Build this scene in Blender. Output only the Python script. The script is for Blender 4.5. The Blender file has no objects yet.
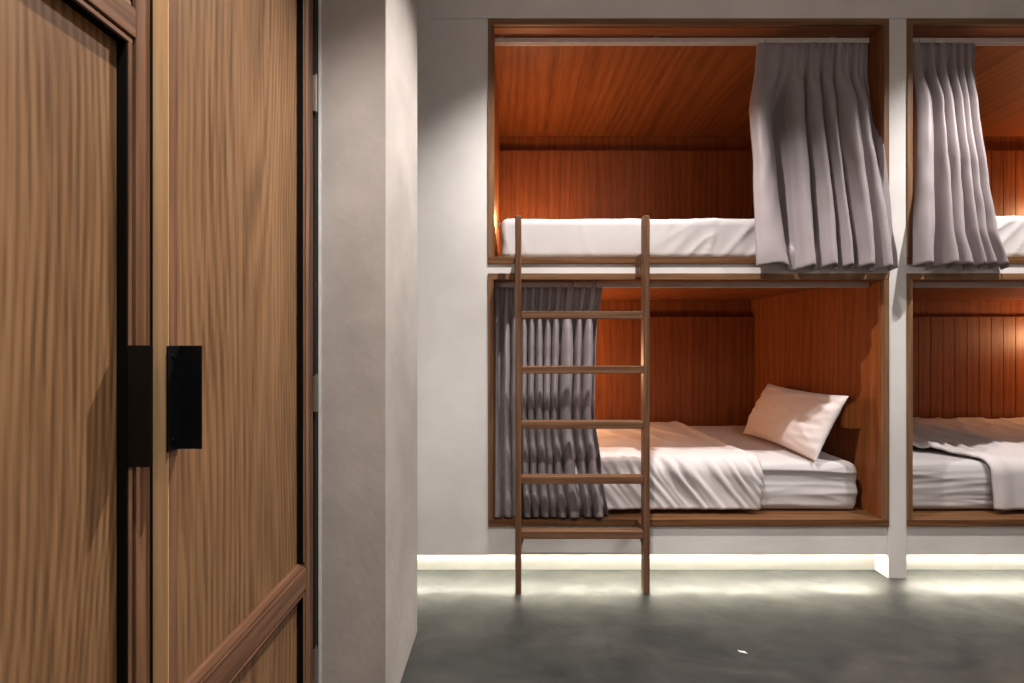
import bpy, bmesh, math, random
from mathutils import Vector, Matrix, noise

random.seed(4)
C = bpy.context.scene.collection
S = bpy.context.scene
S.view_settings.view_transform = 'Standard'
S.view_settings.look = 'None'
S.view_settings.gamma = 1.0
S.view_settings.exposure = 0.22
S.view_settings.use_curve_mapping = False

# ------------------------------------------------------------------ camera
CAMZ = 1.225
F = 455.1
cam_d = bpy.data.cameras.new('camera')
cam_d.sensor_width = 36.0
cam_d.lens = 16.0
cam_d.clip_start = 0.02
cam = bpy.data.objects.new('camera', cam_d)
C.objects.link(cam)
cam.location = (0, 0, CAMZ)
cam.rotation_euler = (math.pi/2, 0, 0)
S.camera = cam

# ------------------------------------------------------------------ materials
def srgb(r, g, b):
    def f(c):
        c /= 255.0
        return c/12.92 if c <= 0.04045 else ((c+0.055)/1.055)**2.4
    return (f(r), f(g), f(b), 1)

def new_mat(name):
    m = bpy.data.materials.new(name)
    m.use_nodes = True
    nt = m.node_tree
    return m, nt, nt.nodes['Principled BSDF']

def N(nt, t, **kw):
    n = nt.nodes.new(t)
    for k, v in kw.items():
        setattr(n, k, v)
    return n

def ramp(nt, stops):
    r = N(nt, 'ShaderNodeValToRGB')
    els = r.color_ramp.elements
    els[0].position, els[0].color = stops[0]
    els[1].position, els[1].color = stops[-1]
    for p, c in stops[1:-1]:
        e = els.new(p)
        e.color = c
    return r

def wood(name, dark, mid, light, axis, rough=0.45, ring=5.0, fine=130.0, spec=0.35, stretch=9.0, seed=0.0, wavy=5.0, ringw=0.10, freq=30.0):
    """veneer with the grain along one axis: distorted bands (cathedrals) and fine pores"""
    m, nt, p = new_mat(name)
    L = nt.links
    tc = N(nt, 'ShaderNodeTexCoord')
    sc = [1.0, 1.0, 1.0]
    sc['XYZ'.index(axis)] = 1.0/stretch
    mp = N(nt, 'ShaderNodeMapping')
    mp.inputs['Scale'].default_value = sc
    mp.inputs['Location'].default_value = (seed, seed*1.7, seed*0.6)
    L.new(tc.outputs['Object'], mp.inputs['Vector'])
    # slow field whose level lines are the growth rings
    nz = N(nt, 'ShaderNodeTexNoise')
    nz.inputs['Scale'].default_value = ring
    nz.inputs['Detail'].default_value = 1.5
    nz.inputs['Roughness'].default_value = 0.4
    L.new(mp.outputs['Vector'], nz.inputs['Vector'])
    mul = N(nt, 'ShaderNodeMath', operation='MULTIPLY')
    mul.inputs[1].default_value = wavy*2*math.pi
    L.new(nz.outputs['Fac'], mul.inputs[0])
    # growth rings drift steadily across the board too
    vd = N(nt, 'ShaderNodeVectorMath', operation='DOT_PRODUCT')
    dv = [2*math.pi*freq, 2*math.pi*freq*0.93, 2*math.pi*freq*0.97]
    dv['XYZ'.index(axis)] = 0.0
    vd.inputs[1].default_value = dv
    L.new(tc.outputs['Object'], vd.inputs[0])
    ph = N(nt, 'ShaderNodeMath', operation='ADD')
    L.new(mul.outputs[0], ph.inputs[0])
    L.new(vd.outputs['Value'], ph.inputs[1])
    sn = N(nt, 'ShaderNodeMath', operation='SINE')
    L.new(ph.outputs[0], sn.inputs[0])
    mr = N(nt, 'ShaderNodeMapRange')
    mr.inputs['From Min'].default_value = -1
    mr.inputs['From Max'].default_value = 1
    L.new(sn.outputs[0], mr.inputs['Value'])
    # fine pores
    sc2 = [1.0, 1.0, 1.0]
    sc2['XYZ'.index(axis)] = 1.0/28
    mp2 = N(nt, 'ShaderNodeMapping')
    mp2.inputs['Scale'].default_value = sc2
    L.new(tc.outputs['Object'], mp2.inputs['Vector'])
    nf = N(nt, 'ShaderNodeTexNoise')
    nf.inputs['Scale'].default_value = fine
    nf.inputs['Detail'].default_value = 3
    L.new(mp2.outputs['Vector'], nf.inputs['Vector'])
    # broad streaks
    nb = N(nt, 'ShaderNodeTexNoise')
    nb.inputs['Scale'].default_value = 14
    nb.inputs['Detail'].default_value = 2
    L.new(mp2.outputs['Vector'], nb.inputs['Vector'])
    a = N(nt, 'ShaderNodeMath', operation='MULTIPLY')
    a.inputs[1].default_value = ringw
    L.new(mr.outputs['Result'], a.inputs[0])
    b = N(nt, 'ShaderNodeMath', operation='MULTIPLY_ADD')
    b.inputs[1].default_value = 0.38
    L.new(nf.outputs['Fac'], b.inputs[0])
    L.new(a.outputs[0], b.inputs[2])
    c = N(nt, 'ShaderNodeMath', operation='MULTIPLY_ADD')
    c.inputs[1].default_value = 0.22
    L.new(nb.outputs['Fac'], c.inputs[0])
    L.new(b.outputs[0], c.inputs[2])
    r = ramp(nt, [(0.24, dark), (0.40, mid), (0.56, light)])
    L.new(c.outputs[0], r.inputs['Fac'])
    L.new(r.outputs['Color'], p.inputs['Base Color'])
    p.inputs['Roughness'].default_value = rough
    p.inputs['Specular IOR Level'].default_value = spec
    bp = N(nt, 'ShaderNodeBump')
    bp.inputs['Strength'].default_value = 0.08
    bp.inputs['Distance'].default_value = 0.002
    L.new(nf.outputs['Fac'], bp.inputs['Height'])
    L.new(bp.outputs['Normal'], p.inputs['Normal'])
    return m

def plaster(name, col, var=0.06, rough=0.75, bump=0.15, blot=2.2):
    m, nt, p = new_mat(name)
    L = nt.links
    tc = N(nt, 'ShaderNodeTexCoord')
    n1 = N(nt, 'ShaderNodeTexNoise')
    n1.inputs['Scale'].default_value = blot
    n1.inputs['Detail'].default_value = 5
    n1.inputs['Roughness'].default_value = 0.6
    L.new(tc.outputs['Object'], n1.inputs['Vector'])
    d = tuple(max(0, c*(1-var*2)) for c in col[:3]) + (1,)
    h = tuple(min(1, c*(1+var)) for c in col[:3]) + (1,)
    r = ramp(nt, [(0.3, d), (0.7, h)])
    L.new(n1.outputs['Fac'], r.inputs['Fac'])
    L.new(r.outputs['Color'], p.inputs['Base Color'])
    n2 = N(nt, 'ShaderNodeTexNoise')
    n2.inputs['Scale'].default_value = 40
    n2.inputs['Detail'].default_value = 4
    L.new(tc.outputs['Object'], n2.inputs['Vector'])
    bp = N(nt, 'ShaderNodeBump')
    bp.inputs['Strength'].default_value = bump
    bp.inputs['Distance'].default_value = 0.003
    L.new(n2.outputs['Fac'], bp.inputs['Height'])
    L.new(bp.outputs['Normal'], p.inputs['Normal'])
    p.inputs['Roughness'].default_value = rough
    p.inputs['Specular IOR Level'].default_value = 0.25
    return m

def cloth(name, col, rough=0.85, sheen=0.0, weave=500, spec=0.2, var=0.05, bump=0.12):
    m, nt, p = new_mat(name)
    L = nt.links
    tc = N(nt, 'ShaderNodeTexCoord')
    n1 = N(nt, 'ShaderNodeTexNoise')
    n1.inputs['Scale'].default_value = weave
    n1.inputs['Detail'].default_value = 2
    L.new(tc.outputs['Object'], n1.inputs['Vector'])
    d = tuple(c*(1-var) for c in col[:3]) + (1,)
    h = tuple(min(1, c*(1+var)) for c in col[:3]) + (1,)
    r = ramp(nt, [(0.35, d), (0.65, h)])
    L.new(n1.outputs['Fac'], r.inputs['Fac'])
    L.new(r.outputs['Color'], p.inputs['Base Color'])
    bp = N(nt, 'ShaderNodeBump')
    bp.inputs['Strength'].default_value = bump
    bp.inputs['Distance'].default_value = 0.001
    L.new(n1.outputs['Fac'], bp.inputs['Height'])
    L.new(bp.outputs['Normal'], p.inputs['Normal'])
    p.inputs['Roughness'].default_value = rough
    p.inputs['Specular IOR Level'].default_value = spec
    p.inputs['Sheen Weight'].default_value = sheen
    return m

def plain(name, col, rough=0.5, metal=0.0, spec=0.5, var=0.06):
    m, nt, p = new_mat(name)
    L = nt.links
    tc = N(nt, 'ShaderNodeTexCoord')
    n1 = N(nt, 'ShaderNodeTexNoise')
    n1.inputs['Scale'].default_value = 30
    n1.inputs['Detail'].default_value = 3
    L.new(tc.outputs['Object'], n1.inputs['Vector'])
    d = tuple(c*(1-var) for c in col[:3]) + (1,)
    h = tuple(min(1, c*(1+var)) for c in col[:3]) + (1,)
    r = ramp(nt, [(0.3, d), (0.7, h)])
    L.new(n1.outputs['Fac'], r.inputs['Fac'])
    L.new(r.outputs['Color'], p.inputs['Base Color'])
    p.inputs['Roughness'].default_value = rough
    p.inputs['Metallic'].default_value = metal
    p.inputs['Specular IOR Level'].default_value = spec
    return m

def floor_mat():
    m, nt, p = new_mat('polished_concrete')
    L = nt.links
    tc = N(nt, 'ShaderNodeTexCoord')
    mp = N(nt, 'ShaderNodeMapping')
    mp.inputs['Scale'].default_value = (1.0, 1.6, 1)
    mp.inputs['Rotation'].default_value = (0, 0, 0.6)
    L.new(tc.outputs['Object'], mp.inputs['Vector'])
    n1 = N(nt, 'ShaderNodeTexNoise')
    n1.inputs['Scale'].default_value = 3.2
    n1.inputs['Detail'].default_value = 7
    n1.inputs['Roughness'].default_value = 0.62
    n1.inputs['Distortion'].default_value = 0.7
    L.new(mp.outputs['Vector'], n1.inputs['Vector'])
    r = ramp(nt, [(0.30, srgb(38, 39, 38)), (0.52, srgb(56, 56, 53)), (0.75, srgb(78, 75, 69))])
    L.new(n1.outputs['Fac'], r.inputs['Fac'])
    L.new(r.outputs['Color'], p.inputs['Base Color'])
    r2 = ramp(nt, [(0.3, (0.34,)*3+(1,)), (0.7, (0.54,)*3+(1,))])
    n2 = N(nt, 'ShaderNodeTexNoise')
    n2.inputs['Scale'].default_value = 6
    n2.inputs['Detail'].default_value = 5
    L.new(mp.outputs['Vector'], n2.inputs['Vector'])
    L.new(n2.outputs['Fac'], r2.inputs['Fac'])
    L.new(r2.outputs['Color'], p.inputs['Roughness'])
    n3 = N(nt, 'ShaderNodeTexNoise')
    n3.inputs['Scale'].default_value = 9
    n3.inputs['Detail'].default_value = 3
    L.new(mp.outputs['Vector'], n3.inputs['Vector'])
    bp = N(nt, 'ShaderNodeBump')
    bp.inputs['Strength'].default_value = 0.22
    bp.inputs['Distance'].default_value = 0.012
    L.new(n3.outputs['Fac'], bp.inputs['Height'])
    L.new(bp.outputs['Normal'], p.inputs['Normal'])
    p.inputs['Specular IOR Level'].default_value = 0.5
    return m

def emit_mat(name, col, strength):
    m, nt, p = new_mat(name)
    p.inputs['Base Color'].default_value = (0.8, 0.8, 0.8, 1)
    p.inputs['Emission Color'].default_value = col
    p.inputs['Emission Strength'].default_value = strength
    return m

RED = (srgb(116, 62, 28), srgb(148, 84, 42), srgb(166, 98, 52))
M = {}
M['red_v'] = wood('red_wood_upright', *RED, 'Z', rough=0.42, ring=3.0, wavy=5, freq=20, ringw=0.07)
M['red_d'] = wood('red_wood_ceiling', *RED, 'Y', rough=0.42, ring=3.0, wavy=6, freq=14, ringw=0.09, seed=3)
M['red_x'] = wood('red_wood_level', *RED, 'X', rough=0.42, ring=3.0, wavy=5, freq=20, ringw=0.07)
M['plat'] = wood('platform_wood', srgb(84, 54, 32), srgb(118, 80, 50), srgb(140, 98, 64), 'X', rough=0.4)
WAL = (srgb(110, 78, 54), srgb(136, 100, 70), srgb(152, 116, 84))
M['wal_x'] = wood('walnut_level', *WAL, 'X', rough=0.4)
M['wal_z'] = wood('walnut_upright', *WAL, 'Z', rough=0.4)
M['lad_x'] = wood('ladder_wood_level', srgb(92, 62, 44), srgb(124, 90, 66), srgb(142, 106, 80), 'X', rough=0.45, spec=0.2)
M['lad_z'] = wood('ladder_wood_upright', srgb(92, 62, 44), srgb(124, 90, 66), srgb(142, 106, 80), 'Z', rough=0.45, spec=0.2)
DOOR = (srgb(104, 74, 46), srgb(148, 110, 74), srgb(166, 128, 90))
M['door_panel'] = wood('door_veneer', *DOOR, 'Z', rough=0.45, ring=4.0, wavy=17, stretch=5, seed=1.3, freq=74, ringw=0.11)
M['door_panel_b'] = wood('door_veneer_plain', *DOOR, 'Z', rough=0.45, ring=3.4, wavy=17, stretch=7, seed=5.1, freq=50, ringw=0.10)
M['door_z'] = wood('door_stile_wood', srgb(100, 68, 48), srgb(134, 96, 70), srgb(154, 114, 84), 'Z', rough=0.4)
M['door_y'] = wood('door_rail_wood', srgb(100, 68, 48), srgb(134, 96, 70), srgb(154, 114, 84), 'Y', rough=0.4)
M['door_edge'] = wood('door_edge_band', srgb(222, 174, 122), srgb(240, 194, 142), srgb(246, 206, 156), 'Z', rough=0.5)
M['gap_dark'] = plain('gap_black', srgb(16, 11, 8), rough=0.8, spec=0.1)  # near black, puts the shade of the door gaps into the colour
M['black'] = plain('black_metal', srgb(10, 11, 13), rough=0.45, metal=0.0, spec=0.35)
M['wall'] = plaster('painted_plaster', srgb(232, 227, 223))
M['pier'] = plaster('rough_plaster', srgb(200, 191, 183), var=0.09, bump=0.35, blot=3.5)
M['bead_white'] = plain('white_metal', srgb(244, 240, 236), rough=0.5)
M['kick'] = plaster('kick_plaster', srgb(240, 238, 230), var=0.03)
M['ceil'] = plaster('ceiling_paint', srgb(200, 194, 186))
M['floor'] = floor_mat()
M['sheet'] = cloth('white_sheet', srgb(200, 194, 193))
M['blanket'] = cloth('white_duvet', srgb(212, 204, 202), var=0.03)
M['pillow'] = cloth('pillow_case', srgb(216, 206, 202), var=0.03)
M['curtain'] = cloth('grey_satin', srgb(157, 146, 147), rough=0.5, sheen=0.08, spec=0.4, weave=350)
M['alu'] = plain('white_aluminium', srgb(214, 204, 198), rough=0.35, spec=0.5)
M['steel'] = plain('steel', srgb(176, 170, 160), rough=0.35, metal=0.8)
M['led'] = emit_mat('led_glow', (1.0, 0.965, 0.82, 1), 105.0)
M['paper'] = plain('scrap_white', srgb(225, 225, 220), rough=0.8)
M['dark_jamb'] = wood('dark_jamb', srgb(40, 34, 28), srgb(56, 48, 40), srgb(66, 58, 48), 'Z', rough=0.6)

# ------------------------------------------------------------------ mesh helpers
def root_loc(o):
    v = Vector((0, 0, 0))
    while o is not None:
        v = v + o.location
        o = o.parent
    return v

def link(name, bm, mat, parent=None, origin=None, smooth=False, bevel=0.0, solid=0.0, sub=0):
    base = root_loc(parent) if parent else Vector(origin or (0, 0, 0))
    bmesh.ops.translate(bm, verts=bm.verts, vec=-base)
    bmesh.ops.recalc_face_normals(bm, faces=bm.faces)
    me = bpy.data.meshes.new(name)
    bm.to_mesh(me)
    bm.free()
    me.materials.append(mat)
    if smooth:
        for p in me.polygons:
            p.use_smooth = True
    o = bpy.data.objects.new(name, me)
    C.objects.link(o)
    if parent:
        o.parent = parent
    elif origin:
        o.location = origin
    if solid:
        md = o.modifiers.new('thickness', 'SOLIDIFY')
        md.thickness = solid
        md.offset = 0
    if sub:
        md = o.modifiers.new('sub', 'SUBSURF')
        md.levels = md.render_levels = sub
    if bevel:
        md = o.modifiers.new('bevel', 'BEVEL')
        md.width = bevel
        md.segments = 2
        md.limit_method = 'ANGLE'
    return o

def add_box(bm, x0, x1, y0, y1, z0, z1):
    vs = [bm.verts.new((x, y, z)) for x in (x0, x1) for y in (y0, y1) for z in (z0, z1)]
    for f in ((0, 1, 3, 2), (4, 6, 7, 5), (0, 4, 5, 1), (2, 3, 7, 6), (0, 2, 6, 4), (1, 5, 7, 3)):
        bm.faces.new([vs[i] for i in f])

def boxes(*bs):
    bm = bmesh.new()
    for b in bs:
        add_box(bm, *b)
    return bm

def add_prism(bm, prof, axis, a, b):
    """profile (list of 2-D points) extruded along an axis from a to b"""
    def mk(p, t):
        if axis == 'X': return (t, p[0], p[1])
        if axis == 'Y': return (p[0], t, p[1])
        return (p[0], p[1], t)
    A = [bm.verts.new(mk(p, a)) for p in prof]
    B = [bm.verts.new(mk(p, b)) for p in prof]
    n = len(prof)
    for i in range(n):
        bm.faces.new((A[i], A[(i+1) % n], B[(i+1) % n], B[i]))
    bm.faces.new(A)
    bm.faces.new(B)

def add_cyl(bm, c, r, h, axis='Z', seg=16):
    mats = {'Z': Matrix.Identity(4), 'X': Matrix.Rotation(math.pi/2, 4, 'Y'), 'Y': Matrix.Rotation(math.pi/2, 4, 'X')}
    bmesh.ops.create_cone(bm, cap_ends=True, segments=seg, radius1=r, radius2=r, depth=h,
                          matrix=Matrix.Translation(c) @ mats[axis])

def grid(nu, nv, fn):
    bm = bmesh.new()
    vs = [[bm.verts.new(fn(i/nu, j/nv)) for j in range(nv+1)] for i in range(nu+1)]
    for i in range(nu):
        for j in range(nv):
            bm.faces.new((vs[i][j], vs[i+1][j], vs[i+1][j+1], vs[i][j+1]))
    return bm

def empty(name, loc):
    e = bpy.data.objects.new(name, None)
    e.empty_display_size = 0.1
    e.location = loc
    C.objects.link(e)
    return e

def tag(o, label=None, cat=None, group=None, kind=None):
    if label: o['label'] = label
    if cat: o['category'] = cat
    if group: o['group'] = group
    if kind: o['kind'] = kind
    return o

def nz(x, y=0.0, z=0.0):
    return noise.noise(Vector((x, y, z)))

def ss(a, b, x):
    t = max(0.0, min(1.0, (x-a)/(b-a)))
    return t*t*(3-2*t)

def crease(a, b, seed=0.0, sharp=3.0):
    """ridged noise: irregular creases running along b, spaced along a"""
    v = 1-abs(nz(a, b, seed))*1.8
    return max(0.0, v)**sharp

def lerp_pts(pts, t):
    for (a, va), (b, vb) in zip(pts, pts[1:]):
        if t <= b:
            k = (t-a)/(b-a) if b > a else 0
            k = k*k*(3-2*k)*0.5 + k*0.5
            return va + (vb-va)*k
    return pts[-1][1]

# ------------------------------------------------------------------ layout
YF = 2.3575                 # plane of the bunk wall
SC = 193.0                  # pixels per metre in it
def X(px): return (px-512)/SC
def Z(py): return CAMZ-(py-341.5)/SC
YB = 3.604                  # back panels of the bunks
CEIL = 3.30
FRAME = 0.0285              # width of the wooden frames
U0, U1 = Z(264), Z(19.3)    # outer heights of the upper frames
L0, L1 = Z(526), Z(273.5) # outer heights of the lower frames
LX0, LX1 = X(488), X(888)   # outer width, left pair
RX0, RX1 = X(906), X(906)+2.48
POST0, POST1 = LX1, RX0
XEND = 4.75

# ------------------------------------------------------------------ setting
tag(link('floor', boxes((-2.0, XEND, -3.0, 4.0, -0.1, 0.0)), M['floor'], origin=(0, 0, 0)), 'smooth grey polished concrete floor', 'floor', kind='structure')
tag(link('ceiling', boxes((-2.0, XEND, -3.0, 4.0, CEIL, CEIL+0.1)), M['ceil']), kind='structure')
bm = boxes((-1.3, LX0, YF, YB+0.1, 0.26, CEIL), (-1.3, LX0, YF, YF+0.022, 0.119, 0.26),                    # left of the bunks
           (LX0, XEND, YF, YF+0.05, U1, CEIL),                      # over them
           (POST0, POST1, YF-0.002, YB+0.1, 0.0, CEIL),             # post between the bunks
           (LX0, POST0-0.002, YF+0.004, YF+0.022, 0.119, L0),       # skirt board under the bunks
           (POST1, XEND, YF+0.004, YF+0.022, 0.119, L0),
           (LX0, POST0, YF, YF+0.06, L1, U0),                       # edge of the slab
           (POST1, XEND, YF, YF+0.06, L1, U0),
           (RX1, XEND, YF, YF+0.1, 0.119, CEIL))
tag(link('wall_back', bm, M['wall']), 'off-white plaster wall with the bunk openings', 'wall', kind='structure')
bm = boxes((-1.3, POST0, YF+0.085, YF+0.12, 0.0, 0.24), (POST1, XEND, YF+0.085, YF+0.12, 0.0, 0.24))
tag(link('baseboard_back', bm, M['kick']), 'recessed white kick board glowing under the bunks', 'baseboard', kind='structure')
bm = boxes((X(432), XEND, YF-0.010, YF+0.02, Z(19.3)-0.001, CEIL))
tag(link('trim_1', bm, M['wall'], bevel=0.002), 'flat plaster band along the wall above the bunks', 'trim', kind='structure')
# pier at the end of the door wall
PX0, PX1, PY0, PY1 = -0.604, -0.400, 1.444, 1.925
tag(link('wall_pier', boxes((PX0-0.4, PX1, PY0, PY1, 0, CEIL)), M['pier'], bevel=0.003), 'grey plaster pier between the doors and the bunks', 'pier', kind='structure')
tag(link('trim_2', boxes((PX0-0.009, PX0, PY0-0.004, PY0+0.03, 0, CEIL)), M['bead_white'], bevel=0.001), 'thin white corner bead on the pier edge', 'trim', kind='structure')
tag(link('wall_left', boxes((-0.95, -0.705, -3.0, 1.444, 0, CEIL), (-1.3, -1.0, 1.9, 2.4, 0, CEIL)), M['wall']), kind='structure')
tag(link('trim_3', boxes((-0.705, -0.6145, 1.423, 1.4435, 0, 2.6), (-0.705, -0.640, 1.412, 1.423, 0, 2.6)), M['dark_jamb']), 'dark narrow jamb behind the hinged door edge', 'trim', kind='structure')
tag(link('wall_right', boxes((XEND, XEND+0.1, -3.0, 4.0, 0, CEIL)), M['wall']), kind='structure')
tag(link('wall_front', boxes((-2.0, XEND, -3.1, -3.0, 0, CEIL)), M['wall']), kind='structure')

# ------------------------------------------------------------------ doors
def door(name, xf, y0, y1, zt, rails, far_edge, panel_mat, label):
    """leaf in the plane x = xf, facing +X; rails: (z0, z1) of the horizontal members, bottom up"""
    root = empty(name, (xf-0.02, (y0+y1)/2, 0.006))
    T, R, SW = 0.042, 0.019, (0.024 if far_edge else 0.037)
    sw_far = 0.048 if far_edge else SW
    zb = 0.006
    # stiles
    link('stile', boxes((xf-T, xf, y0+0.0016, y0+SW, zb, zt)), M['door_z'], root, bevel=0.0012)
    link('stile', boxes((xf-T, xf, y1-sw_far, y1-(0 if far_edge else 0.007), zb, zt)), M['door_z'], root, bevel=0.0012)
    if far_edge:
        link('edge_band', boxes((xf-T, xf, y0, y0+0.0015, zb, zt)), M['door_edge'], root)
    else:
        link('edge_band', boxes((xf-T, xf-0.0008, y1-0.0069, y1, zb, zt)), M['gap_dark'], root)  # black strip painting in the shade of the gap between the leaves
    ya, yb = y0+SW, y1-sw_far
    for (z0, z1) in rails:
        link('rail', boxes((xf-T, xf, ya, yb, z0, z1)), M['door_y'], root, bevel=0.0012)
    # panels with bead, groove and black strips painting in the dark of the reveals
    for (a, b) in zip(rails, rails[1:]):
        z0, z1 = a[1], b[0]
        pn = link('panel', boxes((xf-T+0.004, xf-R, ya, yb, z0, z1)), panel_mat, root)
        g, be, gap_w = 0.006, 0.008, 0.0028
        o = g
        sides = [(xf-0.016, xf-0.001, yb-g-be, yb-g, z0+0.0225, z1-g-be)]
        if not far_edge:
            sides.append((xf-0.016, xf-0.001, ya+g, ya+g+be, z0+0.0225, z1-g-be))
        for sd in sides:
            link('bead', boxes(sd), M['door_z'], pn, bevel=0.001)
        bead = boxes((xf-0.016, xf-0.001, ya+g, yb-g, z1-g-be, z1-g))
        # lower bead: a sloping moulding on the rail
        add_prism(bead, [(xf-R, z0+0.020), (xf-0.012, z0+0.019), (xf-0.004, z0+0.009), (xf-0.003, z0+0.004), (xf-0.003, z0+0.0005), (xf-R, z0+0.0005)], 'Y', ya+g, yb-g)
        link('bead', bead, M['door_y'], pn, bevel=0.001)
        gap_b = boxes((xf-R-0.001, xf-0.0022, yb-g-be-gap_w, yb-g-be, z0+0.02, z1-g-be),
                     (xf-R-0.001, xf-0.0022, ya+g+be, yb-g-be, z1-g-be-gap_w, z1-g-be),
                     # groove between bead and frame, its dark painted in black
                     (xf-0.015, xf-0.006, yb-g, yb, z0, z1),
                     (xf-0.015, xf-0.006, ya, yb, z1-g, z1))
        link('gap_dark', gap_b, M['gap_dark'], pn)
    tag(root, label, 'door', kind='structure')
    return root

XL, XR = -0.640, -0.616
d1 = door('door_1', XL, 0.16, 0.812, 2.42, [(0.006, 0.10), (0.486, 0.548), (1.741, 1.790), (2.36, 2.42)], False, M['door_panel'],
          'brown wooden door leaf nearest the camera with a horizontal rail near the top')
d2 = door('door_2', XR, 0.815, 1.409, 2.42, [(0.006, 0.10), (0.486, 0.548), (2.36, 2.42)], True, M['door_panel_b'],
          'brown wooden door leaf hinged beside the grey plaster pier')

def handle(root, xf, yb, dirn, z0, z1, prot, fl):
    """bent steel plate: a flange on the leaf and a fin standing off it"""
    t = 0.003
    bm = bmesh.new()
    if dirn > 0:   # flange runs from the fin towards larger y
        prof = [(xf, yb), (xf+prot, yb), (xf+prot, yb+t), (xf+t, yb+t), (xf+t, yb+fl), (xf, yb+fl)]
    else:
        prof = [(xf, yb), (xf+prot, yb), (xf+prot, yb-t), (xf+t, yb-t), (xf+t, yb-fl), (xf, yb-fl)]
    add_prism(bm, prof, 'Z', z0, z1)
    h = link('handle', bm, M['black'], root, bevel=0.0006)
    for z in (z0+0.02, z1-0.02):
        sc = bmesh.new()
        add_cyl(sc, (xf+t+0.001, yb+dirn*fl*0.55, z), 0.004, 0.002, 'X')
        link('screw', sc, M['black'], h)
    h['label'] = 'black bent metal door pull'
handle(d1, XL, 0.757, 1, 1.016, 1.2185, 0.041, 0.044)
handle(d2, XR, 0.841, -1, 1.027, 1.2175, 0.044, 0.030)
for zc in (1.995, 1.063, 0.215):
    hb = boxes((XR-0.024, XR+0.0065, 1.4095, 1.4125, zc-0.055, zc+0.055))
    add_cyl(hb, (XR+0.0065, 1.4165, zc), 0.0045, 0.112, 'Z')
    add_cyl(hb, (XR+0.0065, 1.4165, zc+0.059), 0.003, 0.006, 'Z')
    link('hinge', hb, M['steel'], d2)['label'] = 'steel butt hinge'

# ------------------------------------------------------------------ bunks
def bunk(x0, x1, z0, z1, gap, label, group):
    """built-in berth: wood-lined box behind a frame; x0..x1 and z0..z1 are the outer sizes of the frame"""
    root = empty('bunk_bed', ((x0+x1)/2, YF+0.6, z0))
    f = FRAME
    yo, yi = YF-0.008, YF+0.085
    fr = [boxes((x0, x1, yo, yi, z1-0.033, z1)), boxes((x0, x1, yo, YB, z0, z0+0.036)),
          boxes((x0, x0+f, yo, yi, z0+0.036, z1-0.033)), boxes((x1-f, x1, yo, yi, z0+0.036, z1-0.033))]
    link('frame_top', fr[0], M['wal_x'], root, bevel=0.0015)
    link('platform', fr[1], M['plat'], root, bevel=0.0015)
    link('frame_side', fr[2], M['wal_z'], root, bevel=0.0015)
    link('frame_side', fr[3], M['wal_z'], root, bevel=0.0015)
    zi0, zi1 = z0+0.036, z1-0.022
    # red wood lining inside the frame
    link('soffit_panel', boxes((x0+f, x1-f, YF+0.010, yi+0.003, z1-0.0365, z1-0.0331)), M['red_x'], root)
    link('lining', boxes((x0+f+0.0001, x0+f+0.003, YF+0.012, yi+0.003, z0+0.036, z1-0.0366)), M['red_v'], root)
    link('lining', boxes((x1-f-0.003, x1-f-0.0001, YF+0.012, yi+0.003, z0+0.036, z1-0.0366)), M['red_v'], root)
    xi0, xi1 = x0+f-0.002, x1-f+0.002
    slot = 0.135
    # back panel of upright boards, stopping short of the ceiling at a shadow gap
    bm = boxes((xi0, xi1, YB+0.008, YB+0.02, zi0, zi1-slot))
    w = 0.096
    k = 0
    x = xi0
    while x < xi1-0.01:
        xe = min(xi1, x+w)
        add_box(bm, x+gap/2, xe-gap/2, YB, YB+0.0085, zi0, zi1-slot)
        x = xe
    add_box(bm, xi0, xi1, YB+0.055, YB+0.112, zi1-slot, zi1)
    add_box(bm, xi0, xi1, YB+0.002, YB+0.10, zi1-slot-0.006, zi1-slot-0.001)
    link('back_panel', bm, M['red_v'], root)
    for (a, b, xs, s) in ((xi0-0.012, xi0, xi0, 1), (xi1, xi1+0.012, xi1, -1)):
        bm = boxes((a, b, yi, YB+0.11, zi0, zi1))
        y = yi
        while y < YB-0.01:
            ye = min(YB, y+0.24)
            if s > 0:
                add_box(bm, xs-0.001, xs+0.002, y+0.0008, ye-0.0008, zi0+0.10, zi1)
            else:
                add_box(bm, xs-0.002, xs+0.001, y+0.0008, ye-0.0008, zi0+0.10, zi1)
            y = ye
        add_box(bm, min(xs, xs+s*0.005), max(xs, xs+s*0.005), yi, YB-0.002, zi0, zi0+0.098)
        link('side_panel', bm, M['red_v'], root)
    bm = boxes((xi0, xi1, yi+0.004, YB+0.11, zi1+0.0015, zi1+0.012))
    x = xi0
    while x < xi1-0.01:
        xe = min(xi1, x+0.4)
        add_box(bm, x+0.0008, xe-0.0008, yi+0.004, YB, zi1, zi1+0.002)
        x = xe
    link('ceiling_panel', bm, M['red_d'], root)
    tag(root, label, 'bunk bed', group)
    return root
G = 'wood-lined bunk beds built into the wall'
bunk1 = bunk(LX0, LX1, U0, U1, 0.0012, 'wide upper wood-lined bunk behind the top of the ladder', G)
bunk2 = bunk(LX0, LX1, L0, L1, 0.0012, 'lower wood-lined bunk behind the ladder, holding the pillow', G)
bunk3 = bunk(RX0, RX1, U0, U1, 0.005, 'upper wood-lined bunk cut off at the right edge of the photo', G)
bunk4 = bunk(RX0, RX1, L0, L1, 0.005, 'lower wood-lined bunk cut off at the right edge of the photo', G)

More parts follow.
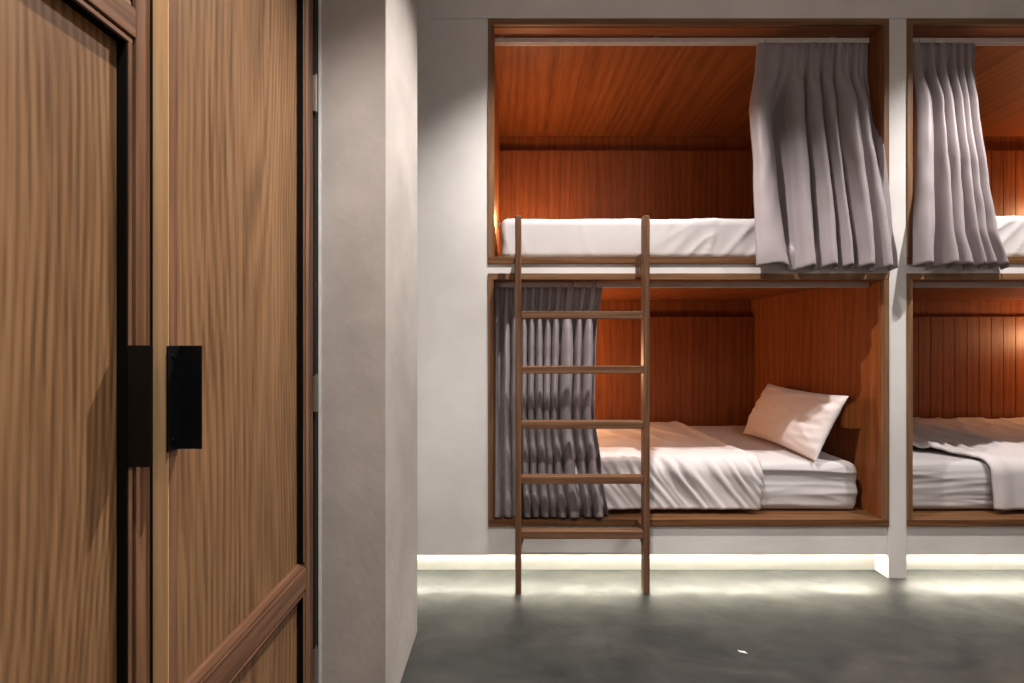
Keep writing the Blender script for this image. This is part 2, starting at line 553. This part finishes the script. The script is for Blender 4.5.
# ------------------------------------------------------------------ mattresses
def rounded(x0, x1, y0, y1, z0, z1, r, nx, ny, nzz, disp):
    bm = bmesh.new()
    cache = {}
    cx, cy, cz = (x0+x1)/2, (y0+y1)/2, (z0+z1)/2
    hx, hy, hz = (x1-x0)/2, (y1-y0)/2, (z1-z0)/2
    def vert(i, j, k):
        key = (i, j, k)
        if key in cache: return cache[key]
        # points crowd towards the edges so that the round-over is smooth
        def sp(t, h, n):
            u = 2*t/n-1
            return h*(0.55*u + 0.45*math.sin(u*math.pi/2)**1 if True else u)
        p = Vector((sp(i, hx, nx), sp(j, hy, ny), sp(k, hz, nzz)))
        c = Vector((max(-hx+r, min(hx-r, p.x)), max(-hy+r, min(hy-r, p.y)), max(-hz+r, min(hz-r, p.z))))
        d = p-c
        if d.length > 1e-6:
            n = d.normalized()
            q = c+n*r
        else:
            n = Vector((0, 0, 0)); q = p
        w = Vector((cx, cy, cz))+q
        w = w+n*disp(w, n) if d.length > 1e-6 else w
        cache[key] = bm.verts.new(w)
        return cache[key]
    for (na, nb, mk) in ((nx, ny, 0), (nx, nzz, 1), (ny, nzz, 2)):
        for side in (0, 1):
            for a in range(na):
                for b in range(nb):
                    def ix(a, b):
                        if mk == 0: return (a, b, nzz*side)
                        if mk == 1: return (a, ny*side, b)
                        return (nx*side, a, b)
                    bm.faces.new((vert(*ix(a, b)), vert(*ix(a+1, b)), vert(*ix(a+1, b+1)), vert(*ix(a, b+1))))
    return bm

MY0, MY1 = 2.462, 3.57
def mattress(x0, x1, z0, z1, style, label, seed):
    def disp(w, n):
        d = 0.0
        edge = min(w.x-x0, x1-w.x)
        if n.y < -0.3:                                     # front face
            k = -n.y
            if style == 'pulled':
                zz = w.z+0.012*nz(w.x*1.6, seed)
                f = crease(zz*13.0+seed*3.1, w.x*0.9, seed, 2.0)+0.45*crease(zz*27.0+seed, w.x*1.7, seed+4, 2.5)
                d += k*0.009*(f-0.45)
            else:
                q = w.x*0.75-w.z*0.65
                d += k*0.009*crease(q*13.0+seed, w.z*2.4+w.x, seed, 4.0)*ss(0.5, 1.15, w.x)
                d += k*0.006*crease(w.x*9.0+seed, w.z*3.0, seed+3, 4.0)*0.6
        if n.z > 0.3:
            d += n.z*(0.006*nz(w.x*3+seed, w.y*3)+0.003*nz(w.x*9, w.y*9, seed))
        if abs(n.x) > 0.3:
            d += 0.008*nz(w.y*6, w.z*14, seed)
        return d
    bm = rounded(x0, x1, MY0, MY1, z0, z1, 0.045, 150, 40, 44, disp)
    o = link('mattress', bm, M['sheet'], origin=((x0+x1)/2, (MY0+MY1)/2, z0), smooth=True)
    tag(o, label, 'mattress', 'mattresses in white fitted sheets')
    return o
UZ, LZ = U0+0.0365, L0+0.0365
mattress(-0.062, 1.868, UZ, UZ+0.235, 'soft', 'white sheeted mattress on the upper bunk behind the ladder top', 1.0)
mattress(-0.062, 1.884, LZ, LZ+0.266, 'pulled', 'white sheeted mattress under the pillow on the lower bunk', 2.0)
mattress(RX0+0.07, RX1-0.07, UZ, UZ+0.250, 'soft', 'white sheeted mattress half hidden by the right-hand curtain, upper right bunk', 3.0)
mattress(RX0+0.07, RX1-0.07, LZ, LZ+0.262, 'pulled', 'white sheeted mattress under the rumpled blanket of the lower right bunk', 5.0)

# ------------------------------------------------------------------ blankets
MT = LZ+0.262                      # mattress top
def blanket(xa_fn, xb_fn, disp, label, seed, nx=150, flip=False):
    """draped over the mattress: from the back edge over the top, round the front edge and down"""
    Ltop, R, Ldrop = 1.06, 0.05, 0.185
    arc = R*math.pi/2
    tot = Ltop+arc+Ldrop
    def fn(u, v):
        v = v**0.8 if False else v
        s = v*tot
        yf = MY0+0.04
        if s < Ltop:
            y = yf+Ltop-s; z = MT+0.012; n = Vector((0, 0, 1)); zone = 0
        elif s < Ltop+arc:
            a = (s-Ltop)/R
            y = yf-math.sin(a)*(R+0.012); z = MT-R+math.cos(a)*(R+0.012); n = Vector((0, -math.sin(a), math.cos(a))); zone = 1
        else:
            q = s-Ltop-arc
            y = yf-R-0.012-0.004*q/Ldrop; z = MT-R-q; n = Vector((0, -1, 0)); zone = 2
        xa, xb = xa_fn(s), xb_fn(s)
        x = xa+(xb-xa)*u
        fr = s/tot
        p = Vector((x, y, z))
        return p+n*disp(x, s, u, Ltop, arc, tot)
    return grid(nx, 110, fn)

def disp_left(x, s, u, Lt, arc, tot):
    d = 0.006*nz(x*3, s*3, 1.0)+0.003*nz(x*11, s*9, 2.0)
    k = ss(Lt-0.03, Lt+0.07, s)
    # drag folds on the drop, slanting down to the right
    qa = x-0.80*(s-Lt)
    f = crease(qa*13.0, s*1.3, 4.0, 2.4)+0.55*crease(qa*24.0+3, s*2.0, 9.0, 2.5)
    amp = 0.55+0.9*abs(nz(x*3.2, s*1.5, 9.0))
    d += k*0.026*amp*(f-0.4)*(0.5+0.5*ss(tot, Lt+0.06, s))
    k2 = ss(Lt-0.22, Lt+0.02, s)*(1-k)
    d += k2*0.006*f
    # a few long creases on the top
    for (xc, sl, a, wd) in ((0.62, 0.55, 0.012, 0.02), (0.40, 0.8, 0.010, 0.02), (0.86, 0.35, 0.012, 0.025), (1.04, 0.5, 0.008, 0.02)):
        t = x-xc-sl*(s-0.35)
        d += a*math.exp(-(t/wd)**2)*ss(0.0, 0.15, s)*ss(0.75, 0.4, s)
    # rolled edge at the right
    d += 0.010*ss(0.94, 0.985, u)*(1-0.6*ss(0.99, 1.0, u))
    d -= 0.012*ss(0.985, 1.0, u)
    d += 0.010
    return d
bm = blanket(lambda s: -0.05, lambda s: 1.305+0.028*(s/1.06)-0.02*ss(1.1, 1.35, s)+0.008*nz(s*7, 3), disp_left, '', 1.0, nx=260)
tag(link('blanket', bm, M['blanket'], origin=(0.6, 2.9, MT), smooth=True, solid=0.012), 'white blanket draped over the front of the lower bunk behind the ladder', 'blanket', 'blankets on the lower bunks')

def disp_right(x, s, u, Lt, arc, tot):
    d = 0.007*nz(x*3, s*3, 11.0)+0.003*nz(x*10, s*9, 12.0)+0.010
    # thrown back in soft folds that run across the bed
    xs = x+0.07*s+0.04*nz(s*2.5, 1.0, 6.0)
    back = ss(Lt, Lt-0.25, s)
    d += back*0.028*ss(2.80, 2.92, xs)
    d += back*0.046*(crease(xs*11.0, s*0.8, 3.0, 2.0)-0.3)*ss(3.05, 2.85, xs)
    d += back*0.012*(crease(x*6.0+s*3.0, s*2.5, 8.0, 2.0)-0.3)
    d = max(d, 0.004)
    d += 0.008*ss(Lt-0.05, Lt+0.05, s)*nz(x*6, s*2, 5.0)
    d += 0.014*ss(0.06, 0.02, u)-0.012*ss(0.015, 0.0, u)
    return d
bm = blanket(lambda s: 2.13 if s < 0.62 else 2.13+0.43*ss(0.55, 1.08, s)*1.0+0.01*ss(1.1, 1.35, s), lambda s: RX1-0.11, disp_right, '', 2.0, nx=200)
tag(link('blanket', bm, M['blanket'], origin=(3.1, 2.9, MT), smooth=True, solid=0.012), 'rumpled white blanket with slanting folds on the lower right bunk', 'blanket', 'blankets on the lower bunks')

# ------------------------------------------------------------------ pillow
def pillow():
    W, H, T = 0.375, 0.198, 0.085           # half length, half height, half thickness
    lean = math.atan2(0.17, 0.34)
    ey = Vector((0.02, -1, 0.0)).normalized()          # along its length, towards the camera
    ez = Vector((math.sin(lean), 0, math.cos(lean)))   # up its face
    en = ez.cross(ey).normalized()
    if en.x > 0: en = -en                               # the face looks into the bunk
    c = Vector((1.715, 2.82, MT+0.188))
    bm = bmesh.new()
    nu, nv = 60, 40
    def pt(u, v, side):
        a, b = u*2-1, v*2-1
        pu = a*(1-0.075*(1-abs(a)**2)*0-0.05*(1-b*b)*(abs(a)**3))
        pv = b*(1-0.09*(1-a*a)*(abs(b)**3))
        th = ((1-abs(a)**2.6)**0.62)*((1-abs(b)**2.6)**0.62)
        wr = 0.008*nz(a*4, b*5, 3+side)+0.008*(crease(b*3.0+a*0.6, a*1.2, 2.0, 2.5)-0.3)+0.003*nz(a*11, b*9, 5+side)
        for (c0, sl, am, wd) in ((0.62, 0.35, 0.007, 0.07), (0.30, 0.15, 0.006, 0.06), (-0.2, -0.2, 0.006, 0.06), (-0.55, 0.12, 0.006, 0.07)):
            wr += am*math.exp(-((b-c0-sl*a+0.06*nz(a*3, 1.0, c0*9))/wd)**2)*(0.5+0.5*nz(a*2, c0*7))
        t = side*(T*th+wr*min(1, th*2.5))
        if side < 0: t *= 0.75
        return c+ey*(pu*W)+ez*(pv*H)+en*t
    vs = {}
    for side in (1, -1):
        for i in range(nu+1):
            for j in range(nv+1):
                rim = i in (0, nu) or j in (0, nv)
                key = (i, j, 0 if rim else side)
                if key not in vs:
                    # rows crowd to the rim
                    u = 0.5-0.5*math.cos(math.pi*i/nu)*0.5-0.25*(1-2*i/nu)
                    v = 0.5-0.5*math.cos(math.pi*j/nv)*0.5-0.25*(1-2*j/nv)
                    vs[key] = bm.verts.new(pt(u, v, side))
    for side in (1, -1):
        for i in range(nu):
            for j in range(nv):
                def g(i, j):
                    rim = i in (0, nu) or j in (0, nv)
                    return vs[(i, j, 0 if rim else side)]
                try:
                    bm.faces.new((g(i, j), g(i+1, j), g(i+1, j+1), g(i, j+1)))
                except ValueError:
                    pass
    o = link('pillow', bm, M['pillow'], origin=(1.70, 2.83, MT), smooth=True)
    tag(o, 'white pillow propped against the end panel of the lower bunk', 'pillow')
pillow()

# ------------------------------------------------------------------ curtain rails and curtains
def curtain_rail(x0, x1, zt, label, glide):
    root = empty('curtain_rail', ((x0+x1)/2, 2.452, zt))
    y0, y1, h = 2.440, 2.466, 0.026
    bm = bmesh.new()
    yc = (y0+y1)/2
    add_prism(bm, [(y0, zt-h), (yc-0.004, zt-h), (yc-0.004, zt-h+0.004), (y0+0.003, zt-h+0.004), (y0+0.003, zt-0.003),
                   (y1-0.003, zt-0.003), (y1-0.003, zt-h+0.004), (yc+0.004, zt-h+0.004), (yc+0.004, zt-h), (y1, zt-h), (y1, zt), (y0, zt)], 'X', x0, x1)
    link('track', bm, M['alu'], root, bevel=0.0008)
    for x in glide:
        cb = bmesh.new()
        add_box(cb, x-0.012, x+0.012, y0-0.004, y1, zt, zt+0.0045)
        add_cyl(cb, (x, y0-0.003, zt+0.002), 0.006, 0.007, 'Y')
        link('clip', cb, M['steel'], root, bevel=0.0008)
    tag(root, label, 'curtain rail', 'white curtain rails under the bunk frames')
ZU, ZL = U1-0.0405, L1-0.0345
g = 'white'
curtain_rail(LX0+FRAME+0.004, LX1-FRAME-0.004, ZU, 'white curtain rail under the frame top of the wide upper bunk', (-0.055, 0.77, 1.72))
curtain_rail(LX0+FRAME+0.004, LX1-FRAME-0.004, ZL, 'white curtain rail across the lower bunk with the pillow', (0.0, 0.75, 1.80))
curtain_rail(RX0+FRAME+0.004, RX1-FRAME-0.004, ZU, 'white curtain rail at the top right corner of the photo', (2.10, 2.9, 3.8))
curtain_rail(RX0+FRAME+0.004, RX1-FRAME-0.004, ZL, 'white curtain rail across the lower right bunk', (2.10, 2.9, 3.8))

def curtain(outl, outr, ztop, zbot, ydepth, widths, seed, amp_pts, label, hemdip=0.0, heading=0.075, gather=2, nu=560, nv=90, crest=0.62, opening=None):
    """left and right outlines in pixels over v (0 top, 1 hem), at the hanging depth of that height;
    widths: the relative widths of the folds from left to right"""
    rnd = random.Random(seed)
    n = len(widths)
    tot = sum(widths)
    cum = [0]
    for w in widths: cum.append(cum[-1]+w/tot)
    amps = [0.85+0.3*rnd.random() for _ in range(n)]
    wob = [rnd.uniform(-1, 1) for _ in range(n)]
    mean = 1.0/n
    H = ztop-zbot
    def fn(u, v):
        for k in range(n):
            if u <= cum[k+1] or k == n-1: break
        p = (u-cum[k])/(cum[k+1]-cum[k])
        yd = lerp_pts(ydepth, v)
        xl = (lerp_pts(outl, v)-512)*yd/F
        xr = (lerp_pts(outr, v)-512)*yd/F
        W = xr-xl
        hd = v*H
        wk = (cum[k+1]-cum[k])*W
        low = ss(heading*0.8/H, heading/H+0.22, v)
        A = lerp_pts(amp_pts, v)*amps[k]*min(1.25, max(0.75, (cum[k+1]-cum[k])/mean))
        # broad rounded crest, narrow deep valley
        if p < crest:
            q = p/crest
            prof = max(0.0, math.sin(q*math.pi))**0.7*0.85+0.15
            t = q-0.5
        else:
            q = (p-crest)/(1-crest)
            prof = 0.15-1.15*max(0.0, math.sin(q*math.pi))**0.55
            t = 0.5-q
        # the crest swells sideways over the valley
        x = xl+W*u+low*wk*t*(0.15 if p < crest else 0.16)*ss(0.0, 0.015, u)*ss(1.0, 0.985, u)
        x += low*wk*0.18*(wob[k]*math.sin(v*3.2+k*1.7)*math.sin(p*math.pi))*ss(0.0, 0.05, u)*ss(1.0, 0.95, u)
        y = yd-A*prof*(0.35+0.65*low)
        # gathers of the heading tape
        up = 1-low
        y -= up*0.008*math.sin((k+p)*2*math.pi*gather)+up*0.003*math.sin((k+p)*2*math.pi*gather*3)*ss(heading, heading*0.4, hd)
        # slack and cross wrinkles
        y += 0.008*nz(u*6, v*3, seed+4)*ss(0.08, 0.4, v)+0.004*nz(u*16, v*10, seed+9)*ss(0.15, 0.6, v)
        x += 0.003*nz(u*9, v*7, seed+2)*ss(0.1, 0.5, v)
        z = ztop-hd+hemdip*nz(u*5, seed*1.3)*v+0.010*prof*ss(0.75, 1.0, v)
        if opening:
            # the cloth hangs out over the lower edge and the sides of the frame, never through them
            lim = YF-0.0115
            k1 = ss(opening[2]+0.11, opening[2]+0.012, z)
            k2 = max(ss(opening[0]+0.022, opening[0]+0.002, x), ss(opening[1]-0.022, opening[1]-0.002, x))
            kk = max(k1, k2*ss(0.36, 0.52, v))
            for lx, sgn in ((opening[0]+0.004, -1), (opening[1]-0.004, 1)):
                if (x-lx)*sgn > 0: x = x+(lx-x)*ss(0.50, 0.36, v)
            if y > lim: y = y+(lim-y)*kk
        return (x, y, z)
    bm = grid(nu, nv, fn)
    cx = (outl[0][1]+outr[0][1])/2
    o = link('curtain', bm, M['curtain'], origin=((cx-512)*2.45/F, 2.45, zbot), smooth=True, solid=0.0016)
    tag(o, label, 'curtain', 'grey pleated bunk curtains')
    return o
TOPU, TOPL = ZU+0.004, ZL-0.002
curtain([(0, 757), (0.12, 755), (0.32, 748), (0.6, 752), (1, 755)], [(0, 868), (0.16, 867), (0.32, 872), (1, 897)],
        TOPU-0.004, 1.600, [(0, 2.453), (0.25, 2.445), (0.55, 2.385), (1, 2.328)], [48, 22, 20, 16, 23, 18], 3,
        [(0, 0.012), (0.1, 0.020), (0.3, 0.064), (1, 0.064)],
        'grey pleated curtain gathered at the right of the wide upper bunk', hemdip=0.012,
        opening=(LX0+FRAME, LX1-FRAME, U0+0.036))
curtain([(0, 911), (0.3, 912), (1, 911)], [(0, 975), (0.12, 974), (0.3, 976), (0.65, 988), (0.85, 995), (1, 1008)],
        TOPU-0.004, 1.606, [(0, 2.453), (0.25, 2.445), (0.55, 2.385), (1, 2.325)], [26, 18, 19, 13, 12, 12], 8,
        [(0, 0.012), (0.1, 0.020), (0.3, 0.054), (1, 0.062)],
        'grey pleated curtain gathered at the left of the upper right bunk', hemdip=0.012, gather=1,
        opening=(RX0+FRAME, RX1-FRAME, U0+0.036))
curtain([(0, 494.5), (1, 494.5)], [(0, 603), (0.10, 600), (0.14, 597), (0.35, 595), (0.55, 594), (0.8, 601), (1, 608)],
        TOPL, LZ+0.006, [(0, 2.453), (0.15, 2.45), (0.6, 2.41), (1, 2.370)], [10, 9, 10, 8, 8, 9, 8, 10, 15, 9, 12], 5,
        [(0, 0.012), (0.12, 0.026), (0.2, 0.044), (1, 0.030)],
        'dark grey pleated curtain hanging behind the left ladder rail in the lower bunk', hemdip=0.006, heading=0.15, gather=1, crest=0.60)

# ------------------------------------------------------------------ ladder
def ladder():
    yf, yb = 2.203, 2.253
    root = empty('ladder', (0.341, 2.228, 0))
    rails = [(0.0155, 0.0455), (0.638, 0.668)]
    for (a, b) in rails:
        bm = boxes((a, b, yf, yb, 0.0, 1.836))
        r = link('rail', bm, M['lad_z'], root, bevel=0.004)
        for k in range(5):
            bt = bmesh.new()
            add_cyl(bt, ((a+b)/2, yf-0.0008, 1.3555-0.2675*k), 0.004, 0.003, 'Y', 10)
            link('screw_cap', bt, M['lad_z'], r)
    for k in range(5):
        zt = 1.373-0.2675*k
        link('rung', boxes((rails[0][1], rails[1][0], yf+0.003, yb-0.001, zt-0.037, zt)), M['lad_x'], root, bevel=0.003)
    for (a, b, s) in ((0.0155, 0.0455, 1), (0.638, 0.668, 1)):
        # blocks that fix the ladder to the bunk frames
        link('bracket', boxes((a-0.002, b-0.006, yb, YF-0.0085, Z(279)+0.004, Z(257.5))), M['lad_z'], root, bevel=0.002)
        link('bracket', boxes((a+0.004, b-0.006, yb, YF-0.0085, Z(525)+0.002, Z(520)+0.010)), M['lad_z'], root, bevel=0.002)
        bm = bmesh.new()
        x = b if a < 0.3 else a
        d = 0.014 if a < 0.3 else -0.014
        add_prism(bm, [(x, 0.266-0.001), (x+d, 0.266-0.001), (x, 0.226)], 'Y', yf+0.018, yf+0.032)
        link('corner_block', bm, M['lad_z'], root)
    tag(root, 'brown wooden five-rung ladder standing in front of the bunks', 'ladder')
ladder()

# ------------------------------------------------------------------ light strips under the bunks
def led(x0, x1, label):
    bm = boxes((x0, x1, YF+0.066, YF+0.078, 0.153, 0.156))
    e = empty('light_strip', ((x0+x1)/2, YF+0.074, 0.153))
    link('diffuser', bm, M['led'], e)
    link('channel', boxes((x0-0.004, x1+0.004, YF+0.062, YF+0.0845, 0.1561, 0.162)), M['alu'], e)
    tag(e, label, 'light strip', 'glowing strips under the bunks')
led(-0.95, POST0-0.02, 'glowing light strip hidden under the left bunks beside the ladder feet')
led(POST1+0.02, RX1, 'glowing light strip hidden under the right-hand bunks')

# ------------------------------------------------------------------ scrap on the floor
bm = grid(8, 5, lambda u, v: (0.898+0.026*u-0.004*v, 1.792+0.012*v-0.008*u, 0.0012+0.003*abs(nz(u*5, v*5))))
tag(link('paper_scrap', bm, M['paper'], origin=(0.91, 1.796, 0.0), solid=0.001), 'tiny white scrap lying on the grey floor', 'scrap')

# ------------------------------------------------------------------ lights
def spot(loc, power, angle, blend, radius, col=(1, 0.955, 0.925), target=None):
    d = bpy.data.lights.new('downlight', 'SPOT')
    d.energy = power
    d.spot_size = math.radians(angle)
    d.spot_blend = blend
    d.shadow_soft_size = radius
    d.color = col
    o = bpy.data.objects.new('downlight', d)
    C.objects.link(o)
    o.location = loc
    if target:
        o.rotation_euler = (Vector(target)-Vector(loc)).to_track_quat('-Z', 'Y').to_euler()
    return o
spot((0.48, 1.70, 3.22), 215, 110, 0.7, 0.025)
spot((2.60, 1.70, 3.22), 215, 110, 0.7, 0.025)
spot((-0.08, 0.38, 3.22), 135, 100, 0.45, 0.03)
spot((2.0, 0.35, 3.22), 38, 120, 0.5, 0.03)

def fill_light(loc, power, sx, sy, target, col=(1, 0.965, 0.94)):
    d = bpy.data.lights.new('ceiling_panel', 'AREA')  # added soft fill behind the camera, not a real light panel
    d.shape = 'RECTANGLE'
    d.size, d.size_y = sx, sy
    d.energy = power
    d.color = col
    o = bpy.data.objects.new('ceiling_panel', d)
    C.objects.link(o)
    o.location = loc
    o.rotation_euler = (Vector(target)-Vector(loc)).to_track_quat('-Z', 'Y').to_euler()
fill_light((1.3, -1.6, 3.2), 22, 2.4, 1.2, (1.0, 1.2, 0.6))

def berth_lamp(loc, power, bunk_root, wall_x):
    # wall plate, arm and shallow cup behind the bulb
    sg = 1 if loc[0] > wall_x else -1
    bm = bmesh.new()
    add_cyl(bm, (wall_x+sg*0.006, loc[1], loc[2]-0.02), 0.022, 0.012, 'X', 20)
    xe = loc[0]-sg*0.062
    if abs(xe-wall_x) > 0.02:
        add_cyl(bm, ((wall_x+xe)/2, loc[1], loc[2]-0.02), 0.006, abs(xe-wall_x), 'X', 12)
    link('reading_lamp', bm, M['steel'], bunk_root, bevel=0.001)
    d = bpy.data.lights.new('berth_lamp', 'POINT')
    d.energy = power
    d.shadow_soft_size = 0.06
    d.color = (1.0, 0.56, 0.27)
    o = bpy.data.objects.new('berth_lamp', d)
    C.objects.link(o)
    o.location = loc
# reading lamps at the ends of the berths
berth_lamp((0.14, 3.12, 2.05), 10.5, bunk1, LX0+FRAME)
berth_lamp((0.20, 3.25, 1.08), 18, bunk2, LX0+FRAME)
berth_lamp((RX1-0.14, 3.40, 2.30), 12, bunk3, RX1-FRAME)
berth_lamp((RX1-0.11, 3.36, 1.26), 13, bunk4, RX1-FRAME)
w = bpy.data.worlds.new('world')
S.world = w
w.use_nodes = True
w.node_tree.nodes['Background'].inputs['Color'].default_value = (1, 0.95, 0.9, 1)
w.node_tree.nodes['Background'].inputs['Strength'].default_value = 0.05
